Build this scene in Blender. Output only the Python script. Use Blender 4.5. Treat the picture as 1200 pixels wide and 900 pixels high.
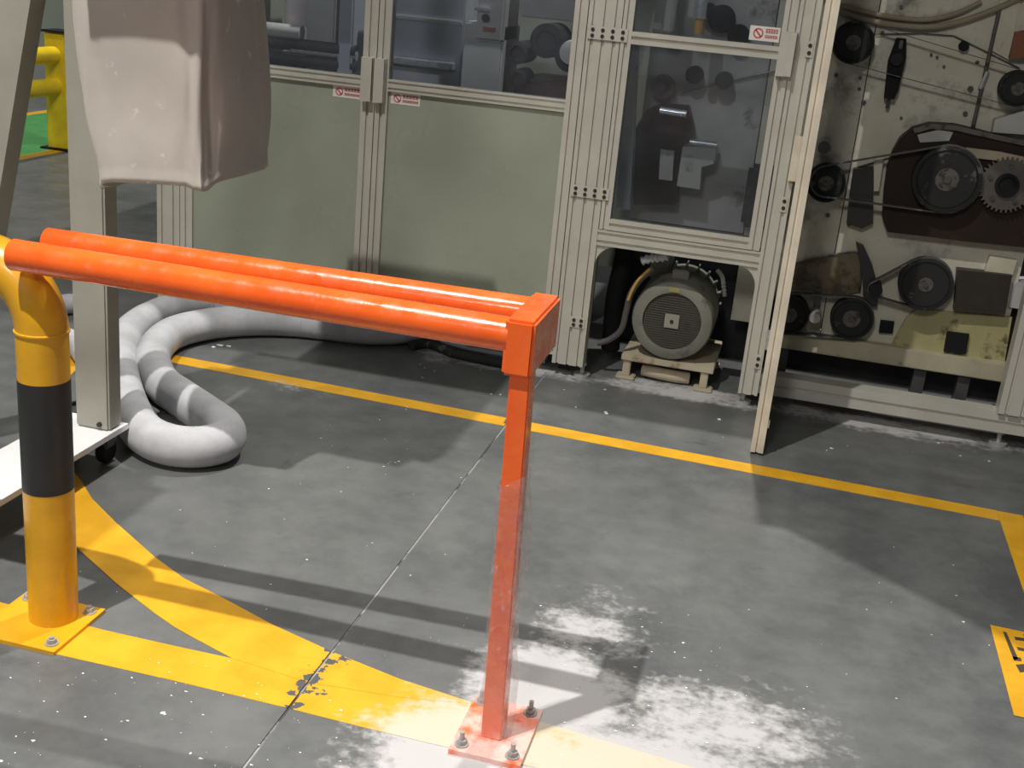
import bpy, bmesh, math, random
from mathutils import Vector, Matrix, noise
random.seed(7)
for o in list(bpy.data.objects): bpy.data.objects.remove(o)
SC = bpy.context.scene
COL = SC.collection

# ------------------------------------------------------------------ camera
F = 1395.4; PITCH, ROLL, YAW = 0.333756, 0.0946928, 0.2201654; CAMH = 1.6
def _axes():
    c, s = math.cos, math.sin
    r = Vector((1, 0, 0)); f = Vector((0, c(PITCH), -s(PITCH))); u = Vector((0, s(PITCH), c(PITCH)))
    r2 = c(ROLL)*r + s(ROLL)*u; u2 = -s(ROLL)*r + c(ROLL)*u
    R = Matrix.Rotation(YAW, 3, 'Z')
    return R @ r2, R @ u2, R @ f
AX, AU, AF = _axes()
CP = Vector((0, 0, CAMH))
cam = bpy.data.cameras.new('camera'); camo = bpy.data.objects.new('camera', cam); COL.objects.link(camo)
cam.sensor_width = 36; cam.lens = 36*F/1200; cam.clip_start = 0.05
camo.matrix_world = Matrix((AX, AU, -AF)).transposed().to_4x4(); camo.location = CP
SC.camera = camo
# a pixel gives a direction; its distance comes from the floor (z) or from an upright plane (depth y)
def ray(x, y): return AF + AX*((x-600)/F) - AU*((y-450)/F)
def fl(x, y, z=0.0): d = ray(x, y); return CP + d*((z-CAMH)/d.z)
def at(x, y, Y): d = ray(x, y); return CP + d*(Y/d.y)

# ------------------------------------------------------------------ world, lamps, exposure
W = bpy.data.worlds.new('hall_air'); SC.world = W; W.use_nodes = True
W.node_tree.nodes['Background'].inputs[0].default_value = (0.93, 0.96, 1.0, 1)
W.node_tree.nodes['Background'].inputs[1].default_value = 0.16
def lamp(name, loc, target, size, power, spread=180, col=(1, 0.97, 0.92)):
    l = bpy.data.lights.new(name, 'AREA'); l.shape = 'DISK'; l.size = size; l.energy = power; l.color = col; l.spread = math.radians(spread)
    o = bpy.data.objects.new(name, l); COL.objects.link(o); o.location = loc
    o.rotation_euler = (Vector(target)-Vector(loc)).to_track_quat('-Z', 'Y').to_euler()
lamp('high_bay_lamp_over_machine_offscreen', (-0.16, 5.46, 7.0), (-0.3, 3.5, 0), 0.10, 520)
lamp('high_bay_lamp_over_aisle_offscreen', (-2.12, 0.36, 7.0), (-1.2, 1.3, 0), 0.10, 225, 84)
lamp('added_fill_over_walkway_offscreen', (-6.2, 7.5, 7.0), (-6.6, 9.0, 0.6), 0.3, 150, 95)  # fill added to brighten the far wall and walkway
lamp('added_fill_behind_viewer_offscreen', (-1.6, -7.5, 7.0), (-0.8, 3.5, 0.5), 1.6, 420)  # wide fill added for front faces, standing for farther hall lamps
SC.view_settings.view_transform = 'Standard'; SC.view_settings.look = 'None'
SC.view_settings.gamma = 1; SC.view_settings.exposure = -0.60
try: SC.view_settings.use_curve_mapping = False
except Exception: pass

# ------------------------------------------------------------------ materials
MATS = {}
def nt_new(name):
    m = bpy.data.materials.new(name); m.use_nodes = True; n = m.node_tree; n.nodes.clear()
    out = n.nodes.new('ShaderNodeOutputMaterial'); b = n.nodes.new('ShaderNodeBsdfPrincipled')
    n.links.new(b.outputs[0], out.inputs[0]); MATS[name] = m
    return m, n, b, out
def nd(n, t, **kw):
    x = n.nodes.new(t)
    for k, v in kw.items():
        if k.startswith('i'):
            x.inputs[int(k[1:])].default_value = v
        else: setattr(x, k, v)
    return x
def mth(n, op, a, b=None, c=None):
    x = n.nodes.new('ShaderNodeMath'); x.operation = op
    for i, v in enumerate((a, b, c)):
        if v is None: continue
        if isinstance(v, (int, float)): x.inputs[i].default_value = v
        else: n.links.new(v, x.inputs[i])
    return x.outputs[0]
def mixc(n, fac, a, b):
    x = n.nodes.new('ShaderNodeMix'); x.data_type = 'RGBA'
    for s, v in ((x.inputs[0], fac), (x.inputs[6], a), (x.inputs[7], b)):
        if isinstance(v, (int, float)): s.default_value = v
        elif isinstance(v, tuple): s.default_value = v if len(v) == 4 else v+(1,)
        else: n.links.new(v, s)
    return x.outputs[2]
def pos(n): return n.nodes.new('ShaderNodeNewGeometry').outputs['Position']
def nz(n, scale, detail=4, rough=0.55, vec=None, stretch=None):
    x = n.nodes.new('ShaderNodeTexNoise'); x.inputs['Scale'].default_value = scale
    x.inputs['Detail'].default_value = detail; x.inputs['Roughness'].default_value = rough
    v = vec or pos(n)
    if stretch:
        mp = n.nodes.new('ShaderNodeMapping'); mp.inputs['Scale'].default_value = stretch
        n.links.new(v, mp.inputs[0]); v = mp.outputs[0]
    n.links.new(v, x.inputs['Vector']); return x.outputs['Fac']
def step(n, v, a, b, lo=0.0, hi=1.0):
    x = n.nodes.new('ShaderNodeMapRange'); x.interpolation_type = 'SMOOTHSTEP'
    n.links.new(v, x.inputs[0])
    for i, k in enumerate((a, b, lo, hi)): x.inputs[i+1].default_value = k
    return x.outputs[0]
def bump(n, b, h, strength=0.2, dist=0.002):
    x = n.nodes.new('ShaderNodeBump'); x.inputs['Strength'].default_value = strength; x.inputs['Distance'].default_value = dist
    n.links.new(h, x.inputs['Height']); n.links.new(x.outputs[0], b.inputs['Normal'])
def mat(name, col, rough=0.5, metal=0.0, var=0.12, scale=6, spots=None, bmp=0.0, bscale=60, coat=0.0):
    """colour with noisy variation; spots = (colour, scale, threshold) for dirt or rust of its own shape"""
    if name in MATS: return MATS[name]
    m, n, b, out = nt_new(name)
    f = step(n, nz(n, scale, 5), 0.3, 0.7)
    lo = tuple(max(0, c*(1-var)) for c in col); hi = tuple(min(1, c*(1+var)) for c in col)
    c = mixc(n, f, lo, hi)
    if spots:
        for sp in (spots if isinstance(spots, list) else [spots]):
            g = step(n, nz(n, sp[1], 6, 0.65), sp[2], sp[2]+0.1)
            c = mixc(n, g, c, sp[0])
    n.links.new(c, b.inputs['Base Color'])
    b.inputs['Metallic'].default_value = metal
    r = step(n, nz(n, scale*2.3, 4), 0.3, 0.7, max(0.03, rough-0.1), min(1, rough+0.1))
    n.links.new(r, b.inputs['Roughness'])
    if coat: b.inputs['Coat Weight'].default_value = coat; b.inputs['Coat Roughness'].default_value = 0.12
    if bmp: bump(n, b, nz(n, bscale, 3), bmp)
    return m

def powder_mask(n):
    """spilled white powder: a patch round the foot of the guard rail and drifts along the machine's foot"""
    p = pos(n); s = nd(n, 'ShaderNodeSeparateXYZ'); n.links.new(p, s.inputs[0])
    tot = None
    for (cx, cy, rx, ry, k) in ((-0.50, 2.10, .34, .30, 1.1), (-0.38, 2.38, .30, .32, 1.2), (-0.10, 2.10, .52, .36, 1.2), (0.28, 2.05, .50, .30, 1.1),
                                (-0.34, 2.70, .26, .34, .66), (0.02, 2.42, .44, .30, .75), (-1.1, 4.72, .6, .15, .85), (-0.35, 4.76, .5, .17, .9),
                                (0.5, 4.76, .8, .16, .9), (-1.75, 4.05, .25, .12, .5), (-1.95, 3.55, .24, .24, .95)):
        dx = mth(n, 'DIVIDE', mth(n, 'SUBTRACT', s.outputs[0], cx), rx); dy = mth(n, 'DIVIDE', mth(n, 'SUBTRACT', s.outputs[1], cy), ry)
        d = mth(n, 'SQRT', mth(n, 'ADD', mth(n, 'MULTIPLY', dx, dx), mth(n, 'MULTIPLY', dy, dy)))
        g = mth(n, 'MULTIPLY', step(n, d, 1.25, 0.1), k)
        tot = g if tot is None else mth(n, 'MAXIMUM', tot, g)
    a = nz(n, 6, 9, 0.72, stretch=(1, 1.5, 1)); b = nz(n, 38, 4, 0.6)
    v = mth(n, 'ADD', tot, mth(n, 'ADD', mth(n, 'MULTIPLY', mth(n, 'SUBTRACT', a, 0.5), 1.7), mth(n, 'MULTIPLY', mth(n, 'SUBTRACT', b, 0.5), 0.8)))
    return mth(n, 'MULTIPLY', step(n, v, 0.34, 0.92), 0.95)
POW = (0.50, 0.49, 0.49)

def make_floor_mat():
    m, n, b, out = nt_new('polished_concrete')
    big = step(n, nz(n, 1.1, 6, 0.6), 0.32, 0.68); mid = step(n, nz(n, 4.2, 9, 0.72), 0.34, 0.68)
    c = mixc(n, big, (0.080, 0.085, 0.087), (0.128, 0.132, 0.130))
    c = mixc(n, mth(n, 'MULTIPLY', mid, 0.55), c, (0.185, 0.190, 0.188))
    sm = step(n, nz(n, 3.4, 7, 0.7, stretch=(1, 2.2, 1)), 0.60, 0.74)
    c = mixc(n, mth(n, 'MULTIPLY', sm, 0.62), c, (0.058, 0.058, 0.058))
    sc = step(n, nz(n, 9, 9, 0.75, stretch=(1, .45, 1)), 0.60, 0.70); c = mixc(n, mth(n, 'MULTIPLY', sc, 0.45), c, (0.062, 0.064, 0.064))
    hz = step(n, nz(n, 2.2, 8, 0.7), 0.55, 0.75); c = mixc(n, mth(n, 'MULTIPLY', hz, 0.35), c, (0.23, 0.235, 0.23))
    sp = step(n, nz(n, 60, 3, 0.6), 0.74, 0.82)
    c = mixc(n, mth(n, 'MULTIPLY', sp, 0.35), c, (0.5, 0.5, 0.5))
    pm = powder_mask(n); c = mixc(n, pm, c, POW); n.links.new(c, b.inputs['Base Color'])
    r = step(n, nz(n, 4, 6), 0.3, 0.7, 0.30, 0.46); n.links.new(mth(n, 'ADD', r, mth(n, 'MULTIPLY', pm, 0.45)), b.inputs['Roughness'])
    b.inputs['Specular IOR Level'].default_value = 0.4
    bump(n, b, nz(n, 40, 4), 0.08, 0.002); return m
def make_paint_mat():
    m, n, b, out = nt_new('yellow_floor_paint')
    c = mixc(n, step(n, nz(n, 9, 6), 0.3, 0.7), (0.66, 0.33, 0.010), (0.78, 0.41, 0.020))
    st = step(n, nz(n, 7, 6, 0.6, stretch=(1, 5, 1)), 0.58, 0.8); c = mixc(n, mth(n, 'MULTIPLY', st, 0.4), c, (0.55, 0.27, 0.01))
    s = nd(n, 'ShaderNodeSeparateXYZ'); n.links.new(pos(n), s.inputs[0])
    near = step(n, mth(n, 'ABSOLUTE', mth(n, 'ADD', s.outputs[0], 0.905)), 0.085, 0.0)
    chip = step(n, mth(n, 'ADD', mth(n, 'MULTIPLY', near, 0.27), nz(n, 22, 4, 0.6)), 0.74, 0.77)
    c = mixc(n, chip, c, (0.09, 0.092, 0.095))
    pm = powder_mask(n); c = mixc(n, pm, c, (0.60, 0.54, 0.44)); n.links.new(c, b.inputs['Base Color'])
    b.inputs['Roughness'].default_value = 0.42; bump(n, b, nz(n, 60, 3), 0.1); return m
def make_orange_mat():
    m, n, b, out = nt_new('orange_gloss_paint')
    c = mixc(n, step(n, nz(n, 6, 5), 0.3, 0.7), (0.84, 0.105, 0.012), (0.94, 0.145, 0.018))
    dust = step(n, nz(n, 14, 7, 0.7), 0.60, 0.78); c = mixc(n, mth(n, 'MULTIPLY', dust, 0.30), c, (0.85, 0.45, 0.36))
    s = nd(n, 'ShaderNodeSeparateXYZ'); n.links.new(pos(n), s.inputs[0])
    low = step(n, s.outputs[2], 0.05, 0.013)
    c = mixc(n, mth(n, 'MULTIPLY', mth(n, 'MULTIPLY', low, 0.72), step(n, nz(n, 14, 6, 0.6), 0.28, 0.56)), c, (0.80, 0.66, 0.62))
    n.links.new(c, b.inputs['Base Color'])
    n.links.new(step(n, nz(n, 20, 5), 0.35, 0.7, 0.16, 0.40), b.inputs['Roughness'])
    b.inputs['Coat Weight'].default_value = 0.35; b.inputs['Coat Roughness'].default_value = 0.1
    bump(n, b, nz(n, 45, 4), 0.35, 0.002); return m
def make_glass(name, tint, refl=0.10, rough=0.03):
    m = bpy.data.materials.new(name); m.use_nodes = True; n = m.node_tree; n.nodes.clear(); MATS[name] = m
    out = n.nodes.new('ShaderNodeOutputMaterial'); tr = n.nodes.new('ShaderNodeBsdfTransparent'); gl = n.nodes.new('ShaderNodeBsdfGlossy')
    tr.inputs[0].default_value = tint+(1,); gl.inputs['Roughness'].default_value = rough; gl.inputs[0].default_value = (0.9, 0.95, 1, 1)
    df = n.nodes.new('ShaderNodeBsdfDiffuse'); df.inputs[0].default_value = (0.62, 0.64, 0.68, 1)
    mx0 = n.nodes.new('ShaderNodeMixShader'); n.links.new(step(n, nz(n, 3, 6, 0.6), 0.25, 0.8, 0.01, 0.06), mx0.inputs[0])
    n.links.new(tr.outputs[0], mx0.inputs[1]); n.links.new(df.outputs[0], mx0.inputs[2])
    fr = n.nodes.new('ShaderNodeFresnel'); fr.inputs[0].default_value = 1.22
    mx = n.nodes.new('ShaderNodeMixShader'); n.links.new(mth(n, 'ADD', fr.outputs[0], refl), mx.inputs[0])
    n.links.new(mx0.outputs[0], mx.inputs[1]); n.links.new(gl.outputs[0], mx.inputs[2]); n.links.new(mx.outputs[0], out.inputs[0]); return m
def make_film():
    m = bpy.data.materials.new('clear_plastic_film'); m.use_nodes = True; n = m.node_tree; n.nodes.clear(); MATS['film'] = m
    out = n.nodes.new('ShaderNodeOutputMaterial'); tr = n.nodes.new('ShaderNodeBsdfTransparent'); gl = n.nodes.new('ShaderNodeBsdfGlossy')
    df = n.nodes.new('ShaderNodeBsdfDiffuse'); df.inputs[0].default_value = (0.85, 0.82, 0.82, 1); gl.inputs['Roughness'].default_value = 0.22
    h = nz(n, 30, 5, 0.65, stretch=(1, 1, 0.6)); bp = n.nodes.new('ShaderNodeBump'); bp.inputs['Strength'].default_value = 1.0; bp.inputs['Distance'].default_value = 0.03
    n.links.new(h, bp.inputs['Height']); n.links.new(bp.outputs[0], gl.inputs['Normal'])
    painted_glints = mth(n, 'ADD', step(n, nz(n, 26, 6, 0.7, stretch=(1.6, 1.6, .7)), 0.60, 0.72, 0.0, 0.42), 0.02)  # white streaks painted in as the film's wrinkle highlights
    a = n.nodes.new('ShaderNodeMixShader'); n.links.new(painted_glints, a.inputs[0]); n.links.new(tr.outputs[0], a.inputs[1]); n.links.new(df.outputs[0], a.inputs[2])
    b = n.nodes.new('ShaderNodeMixShader'); b.inputs[0].default_value = 0.20; n.links.new(a.outputs[0], b.inputs[1]); n.links.new(gl.outputs[0], b.inputs[2])
    n.links.new(b.outputs[0], out.inputs[0]); return m
def make_hose_mat():
    m, n, b, out = nt_new('dusty_grey_hose')
    c = mixc(n, step(n, nz(n, 7, 7, 0.65), 0.3, 0.7), (0.42, 0.42, 0.43), (0.55, 0.555, 0.585)); n.links.new(c, b.inputs['Base Color'])
    b.inputs['Roughness'].default_value = 0.9; bump(n, b, nz(n, 120, 3), 0.15); return m
def make_plate_mat():
    m, n, b, out = nt_new('grimy_cream_steel')
    c = mixc(n, step(n, nz(n, 5, 6), 0.3, 0.7), (0.58, 0.55, 0.43), (0.72, 0.70, 0.60))
    gr = step(n, nz(n, 5, 9, 0.7), 0.48, 0.74)
    c = mixc(n, mth(n, 'MULTIPLY', gr, 0.85), c, (0.10, 0.085, 0.05))
    ru = step(n, nz(n, 11, 7, 0.7, stretch=(1.6, 1, 0.6)), 0.60, 0.76); c = mixc(n, mth(n, 'MULTIPLY', ru, 0.55), c, (0.19, 0.10, 0.04))
    n.links.new(c, b.inputs['Base Color']); b.inputs['Roughness'].default_value = 0.5; return m
def make_bag_mat():
    m, n, b, out = nt_new('dusty_cream_cloth')
    c = mixc(n, step(n, nz(n, 4, 5), 0.3, 0.7), (0.44, 0.405, 0.37), (0.52, 0.48, 0.44))
    d = step(n, nz(n, 17, 7, 0.7), 0.60, 0.70); c = mixc(n, mth(n, 'MULTIPLY', d, 0.6), c, (0.80, 0.77, 0.73))
    n.links.new(c, b.inputs['Base Color']); b.inputs['Roughness'].default_value = 0.95
    b.inputs['Sheen Weight'].default_value = 0.2
    w = nz(n, 400, 2); bump(n, b, w, 0.25, 0.001); return m
M_floor = make_floor_mat(); M_paint = make_paint_mat(); M_orange = make_orange_mat(); M_film = make_film(); M_hose = make_hose_mat()
M_plate = make_plate_mat(); M_bag = make_bag_mat()
M_glassL = make_glass('tinted_window_left', (0.88, 0.90, 0.94), 0.012, 0.12); M_glassD = make_glass('tinted_window_door', (0.80, 0.82, 0.84), 0.010, 0.2)
M_yellow = mat('yellow_pipe_paint', (0.74, 0.37, 0.012), 0.35, spots=((0.42, 0.19, 0.02), 9, 0.66), bmp=0.1, coat=0.2)
M_black = mat('black_band_paint', (0.022, 0.022, 0.023), 0.5, spots=((0.2, 0.15, 0.05), 22, 0.76), bmp=0.15)
M_rail = mat('bright_yellow_paint', (0.85, 0.62, 0.025), 0.35)
M_green = mat('green_floor_paint', (0.06, 0.27, 0.075), 0.4)
M_alu = mat('anodised_aluminium', (0.56, 0.54, 0.47), 0.42, 0.15, var=0.05, spots=((0.40, 0.36, 0.28), 5, 0.70))
M_slot = mat('profile_slot', (0.16, 0.155, 0.14), 0.6)
M_cream = mat('cream_powder_coat', (0.70, 0.63, 0.50), 0.45, spots=((0.50, 0.38, 0.18), 4, 0.62))
M_panel = mat('sage_panel', (0.32, 0.345, 0.272), 0.32, var=0.10, scale=1.6)
M_steel = mat('zinc_steel', (0.42, 0.42, 0.41), 0.35, 0.3)
M_dsteel = mat('dark_steel', (0.10, 0.10, 0.10), 0.45, 0.4)
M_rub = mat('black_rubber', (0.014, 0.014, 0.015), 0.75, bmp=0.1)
M_rubd = mat('dusty_black_rubber', (0.028, 0.028, 0.029), 0.7, spots=((0.12, 0.12, 0.12), 14, 0.58))
M_hub = mat('oily_hub_steel', (0.14, 0.13, 0.12), 0.45, 0.4, spots=((0.05, 0.045, 0.04), 18, 0.5))
M_belt = mat('worn_belt', (0.10, 0.10, 0.10), 0.6, spots=((0.28, 0.28, 0.28), 20, 0.55))
M_rust = mat('rusty_housing', (0.030, 0.020, 0.015), 0.5, spots=[((0.085, 0.032, 0.016), 7, 0.58), ((0.18, 0.16, 0.13), 9, 0.72)])
M_olive = mat('oily_yellow_plate', (0.44, 0.40, 0.20), 0.45, spots=[((0.13, 0.10, 0.05), 6, 0.50)])
M_motor = mat('grey_green_motor_paint', (0.20, 0.20, 0.165), 0.5, spots=((0.12, 0.115, 0.10), 8, 0.55))
M_dark = mat('black_oxide_screw', (0.02, 0.02, 0.018), 0.7)
M_wood = mat('worn_cream_stand', (0.46, 0.40, 0.29), 0.7, spots=((0.22, 0.15, 0.09), 9, 0.6))
M_post = mat('warm_grey_paint', (0.35, 0.34, 0.29), 0.45, var=0.06)
M_white = mat('white_powder_coat', (0.90, 0.90, 0.90), 0.4, var=0.04)
M_lab = mat('sticker_white', (0.78, 0.72, 0.68), 0.5, var=0.03); M_red = mat('sticker_red', (0.58, 0.09, 0.08), 0.5, var=0.05)
M_glyph = mat('black_floor_lettering', (0.06, 0.045, 0.03), 0.6)
M_wallg = mat('pale_green_wall', (0.40, 0.44, 0.38), 0.6, var=0.04, scale=1)
M_greywall = mat('hall_wall', (0.42, 0.43, 0.43), 0.6, var=0.05, scale=1)
M_blue = mat('sheet_with_reflection_blue', (0.38, 0.41, 0.44), 0.35, var=0.1, scale=2)  # sheet grey with the panes' bluish reflection put into its colour
M_bstrip = mat('polished_steel', (0.66, 0.67, 0.70), 0.25, 0.6)
M_lgrey = mat('light_grey_housing', (0.50, 0.50, 0.47), 0.4, var=0.1, scale=3, spots=((0.3, 0.28, 0.25), 5, 0.64))
M_charc = mat('charcoal_machine', (0.028, 0.028, 0.031), 0.5, var=0.3)
M_innerp = mat('inner_grey_plate', (0.42, 0.42, 0.40), 0.45, var=0.2, scale=3, spots=[((0.15, 0.13, 0.11), 4, 0.58)])
M_flake = mat('white_flake', (0.85, 0.85, 0.83), 0.8)
M_brass = mat('ochre_fitting', (0.55, 0.32, 0.08), 0.5)
M_filler = mat('joint_filler', (0.30, 0.30, 0.30), 0.8, spots=((0.05, 0.05, 0.05), 3.0, 0.5))

for m_ in (M_rub, M_rubd, M_charc, M_rust): m_.node_tree.nodes['Principled BSDF'].inputs['Specular IOR Level'].default_value = 0.2
# ------------------------------------------------------------------ mesh helpers
class B:
    def __init__(s): s.bm = bmesh.new(); s.mi = 0
    def _new(s, verts, faces, mi=None):
        vs = [s.bm.verts.new(v) for v in verts]
        for f in faces:
            try:
                q = s.bm.faces.new([vs[i] for i in f]); q.material_index = s.mi if mi is None else mi
            except ValueError: pass
        return vs
    def box(s, lo, hi, bev=0.0, rot=None, piv=None):
        x0, y0, z0 = lo; x1, y1, z1 = hi
        v = [Vector(p) for p in ((x0,y0,z0),(x1,y0,z0),(x1,y1,z0),(x0,y1,z0),(x0,y0,z1),(x1,y0,z1),(x1,y1,z1),(x0,y1,z1))]
        if rot is not None:
            c = Vector(piv) if piv is not None else (v[0]+v[6])/2
            v = [c + rot @ (p-c) for p in v]
        vs = s._new(v, ((0,3,2,1),(4,5,6,7),(0,1,5,4),(1,2,6,5),(2,3,7,6),(3,0,4,7)))
        if bev: bmesh.ops.bevel(s.bm, geom=list({e for q in vs for e in q.link_edges}), offset=bev, segments=2, affect='EDGES')
        return s
    def frame(s, p0, p1):
        d = (Vector(p1)-Vector(p0)); a = d.normalized(); t = Vector((0,0,1)) if abs(a.z) < 0.9 else Vector((1,0,0))
        u = a.cross(t).normalized(); w = u.cross(a).normalized(); return d, a, u, w
    def lathe(s, p0, axis, prof, seg=24, a0=0):
        """prof: (radius, distance along axis) pairs, capped at the ends"""
        a = Vector(axis).normalized(); _, _, u, w = s.frame((0,0,0), a); p0 = Vector(p0); rings = []
        for r, h in prof:
            if r < 1e-6: rings.append([s.bm.verts.new(p0+a*h)]*seg)
            else: rings.append([s.bm.verts.new(p0+a*h+(u*math.cos(a0+k*2*math.pi/seg)+w*math.sin(a0+k*2*math.pi/seg))*r) for k in range(seg)])
        for i in range(len(rings)-1):
            for k in range(seg):
                q = [rings[i][k], rings[i][(k+1)%seg], rings[i+1][(k+1)%seg], rings[i+1][k]]
                q2 = []
                for t in q:
                    if t not in q2: q2.append(t)
                if len(q2) > 2:
                    try: s.bm.faces.new(q2).material_index = s.mi
                    except ValueError: pass
        for rg in (rings[0], rings[-1]):
            if len(set(rg)) > 2:
                try: s.bm.faces.new(rg).material_index = s.mi
                except ValueError: pass
        return s
    def cyl(s, p0, p1, r, seg=16, r2=None):
        d = Vector(p1)-Vector(p0); return s.lathe(p0, d, ((r, 0), (r if r2 is None else r2, d.length)), seg)
    def tube(s, pts, r, seg=12, radf=None):
        pts = [Vector(p) for p in pts]; rings = []; u = None
        for i, p in enumerate(pts):
            d = (pts[min(i+1, len(pts)-1)]-pts[max(i-1, 0)]).normalized()
            if u is None: u = d.cross(Vector((0,0,1)) if abs(d.z) < 0.9 else Vector((1,0,0))).normalized()
            u = (u-d*u.dot(d)).normalized(); w = d.cross(u); rr = r if radf is None else radf(i)
            rings.append([s.bm.verts.new(p+(u*math.cos(k*2*math.pi/seg)+w*math.sin(k*2*math.pi/seg))*rr) for k in range(seg)])
        for i in range(len(rings)-1):
            for k in range(seg): s.bm.faces.new((rings[i][k], rings[i][(k+1)%seg], rings[i+1][(k+1)%seg], rings[i+1][k])).material_index = s.mi
        s.bm.faces.new(rings[0]); s.bm.faces.new(rings[-1]); return s
    def prism(s, poly, mapf, a, b):
        """poly: 2-D outline; mapf(u, v, w) -> 3-D; extruded from w=a to w=b"""
        n = len(poly); v0 = [s.bm.verts.new(mapf(p[0], p[1], a)) for p in poly]; v1 = [s.bm.verts.new(mapf(p[0], p[1], b)) for p in poly]
        for f in (v0, v1[::-1]): s.bm.faces.new(f).material_index = s.mi
        for i in range(n): s.bm.faces.new((v0[i], v1[i], v1[(i+1)%n], v0[(i+1)%n])).material_index = s.mi
        return s
    def belt(s, circles, y0, y1, t):
        pts = []
        for (cx, cz, r) in circles:
            for k in range(48): a = k*2*math.pi/48; pts.append((cx+r*math.cos(a), cz+r*math.sin(a)))
        pts = sorted(set(pts))
        def half(ps):
            h = []
            for p in ps:
                while len(h) > 1 and (h[-1][0]-h[-2][0])*(p[1]-h[-2][1])-(h[-1][1]-h[-2][1])*(p[0]-h[-2][0]) <= 0: h.pop()
                h.append(p)
            return h[:-1]
        hull = half(pts)+half(pts[::-1]); n = len(hull); inn = []; outr = []
        for i, p in enumerate(hull):
            a = Vector(hull[i-1]); b = Vector(hull[(i+1)%n]); d = (b-a).normalized(); nn = Vector((d.y, -d.x))
            inn.append(Vector(p)); outr.append(Vector(p)+nn*t)
        V = lambda q, y: s.bm.verts.new((q.x, y, q.y))
        L = [[V(q, y) for q in ring] for ring in (inn, outr) for y in (y0, y1)]
        for i in range(n):
            j = (i+1) % n
            for a, b in ((0, 2), (2, 3), (3, 1), (1, 0)): s.bm.faces.new((L[a][i], L[a][j], L[b][j], L[b][i])).material_index = s.mi
        return s
WL = {}   # world location of every object built here (nothing is rotated)
def obj(name, b, mats, parent=None, smooth=35, label=None):
    bm = b.bm; bmesh.ops.recalc_face_normals(bm, faces=bm.faces)
    me = bpy.data.meshes.new(name)
    lo = Vector((min(v.co[i] for v in bm.verts) for i in range(3))); hi = Vector((max(v.co[i] for v in bm.verts) for i in range(3)))
    c = Vector(((lo.x+hi.x)/2, (lo.y+hi.y)/2, lo.z))
    for v in bm.verts: v.co -= c
    bm.to_mesh(me); bm.free()
    for m in (mats if isinstance(mats, (list, tuple)) else [mats]): me.materials.append(m)
    if smooth:
        for p in me.polygons: p.use_smooth = True
        me.set_sharp_from_angle(angle=math.radians(smooth))
    o = bpy.data.objects.new(name, me); COL.objects.link(o); WL[o] = c
    if parent is not None: o.parent = parent; o.location = c-WL[parent]
    else: o.location = c
    if label: o['label'] = label
    return o
def dup(o, wloc, parent):
    c = o.copy(); COL.objects.link(c); WL[c] = Vector(wloc); c.parent = parent; c.location = WL[c]-(WL[parent] if parent else Vector()); return c
def thing(name, label, cat, loc, group=None):
    o = bpy.data.objects.new(name, None); COL.objects.link(o); o.location = loc; WL[o] = Vector(loc); o.empty_display_size = 0.1
    return tag(o, label, cat, group)
def tag(o, label, cat, group=None, kind=None):
    o['label'] = label; o['category'] = cat
    if group: o['group'] = group
    if kind: o['kind'] = kind
    return o
def struct(o, label=None, cat=None):
    o['kind'] = 'structure'
    if label: o['label'] = label; o['category'] = cat
    return o
def flat(poly, z0, z1):
    b = B(); b.prism([(p[0], p[1]) for p in poly], lambda u, v, w: (u, v, w), z0, z1); return b
def smooth_path(P, n):
    P = [Vector(p) for p in P]; out = []
    for i in range(len(P)-1):
        p0 = P[max(i-1, 0)]; p1 = P[i]; p2 = P[i+1]; p3 = P[min(i+2, len(P)-1)]
        for k in range(n):
            t = k/n; out.append(0.5*((2*p1)+(p2-p0)*t+(2*p0-5*p1+4*p2-p3)*t*t+(3*p1-p0-3*p2+p3)*t**3))
    return out+[P[-1]]
def resample(P, step_):
    out = [P[0]]; acc = 0
    for a, b in zip(P, P[1:]):
        L = (b-a).length
        if L < 1e-9: continue
        t = step_-acc
        while t <= L: out.append(a+(b-a)*(t/L)); t += step_
        acc = L-(t-step_)
    return out

# ================================================================== SETTING
JX = -0.913
b = B()
X0, X1, Y0, Y1 = -12.0, 7.0, -5.0, 15.0; g = 0.0035
b._new([(X0,Y0,0),(JX-g,Y0,0),(JX-g,4.72,0),(X0,4.72,0)], [(0,1,2,3)], 0)
b._new([(JX+g,Y0,0),(X1,Y0,0),(X1,4.72,0),(JX+g,4.72,0)], [(0,1,2,3)], 0)
b._new([(X0,4.72,0),(X1,4.72,0),(X1,Y1,0),(X0,Y1,0)], [(0,1,2,3)], 0)
b._new([(JX-g,Y0,0),(JX-g,Y0,-.006),(JX-g,4.72,-.006),(JX-g,4.72,0)], [(0,1,2,3)], 0)
b._new([(JX+g,Y0,0),(JX+g,4.72,0),(JX+g,4.72,-.006),(JX+g,Y0,-.006)], [(0,1,2,3)], 0)
b._new([(JX-g,Y0,-.003),(JX+g,Y0,-.003),(JX+g,4.72,-.003),(JX-g,4.72,-.003)], [(0,1,2,3)], 1)
floor = struct(obj('floor', b, [M_floor, M_filler], smooth=0), 'grey polished concrete floor with spilled white powder', 'floor')
def part_at_joint(b):
    for x, keep in ((JX-g, 1), (JX+g, -1)):
        bmesh.ops.bisect_plane(b.bm, geom=b.bm.verts[:]+b.bm.edges[:]+b.bm.faces[:], plane_co=(x, 0, 0), plane_no=(1, 0, 0), dist=1e-6)
    bmesh.ops.delete(b.bm, geom=[f for f in b.bm.faces if abs(f.calc_center_median().x-JX) < g*0.98], context='FACES'); return b
def paint(name, px, mat_=M_paint, z=0.0012, z0=0.0):
    return obj(name, part_at_joint(flat([fl(*p) for p in px], z0, z)), mat_, floor, smooth=0)
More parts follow.
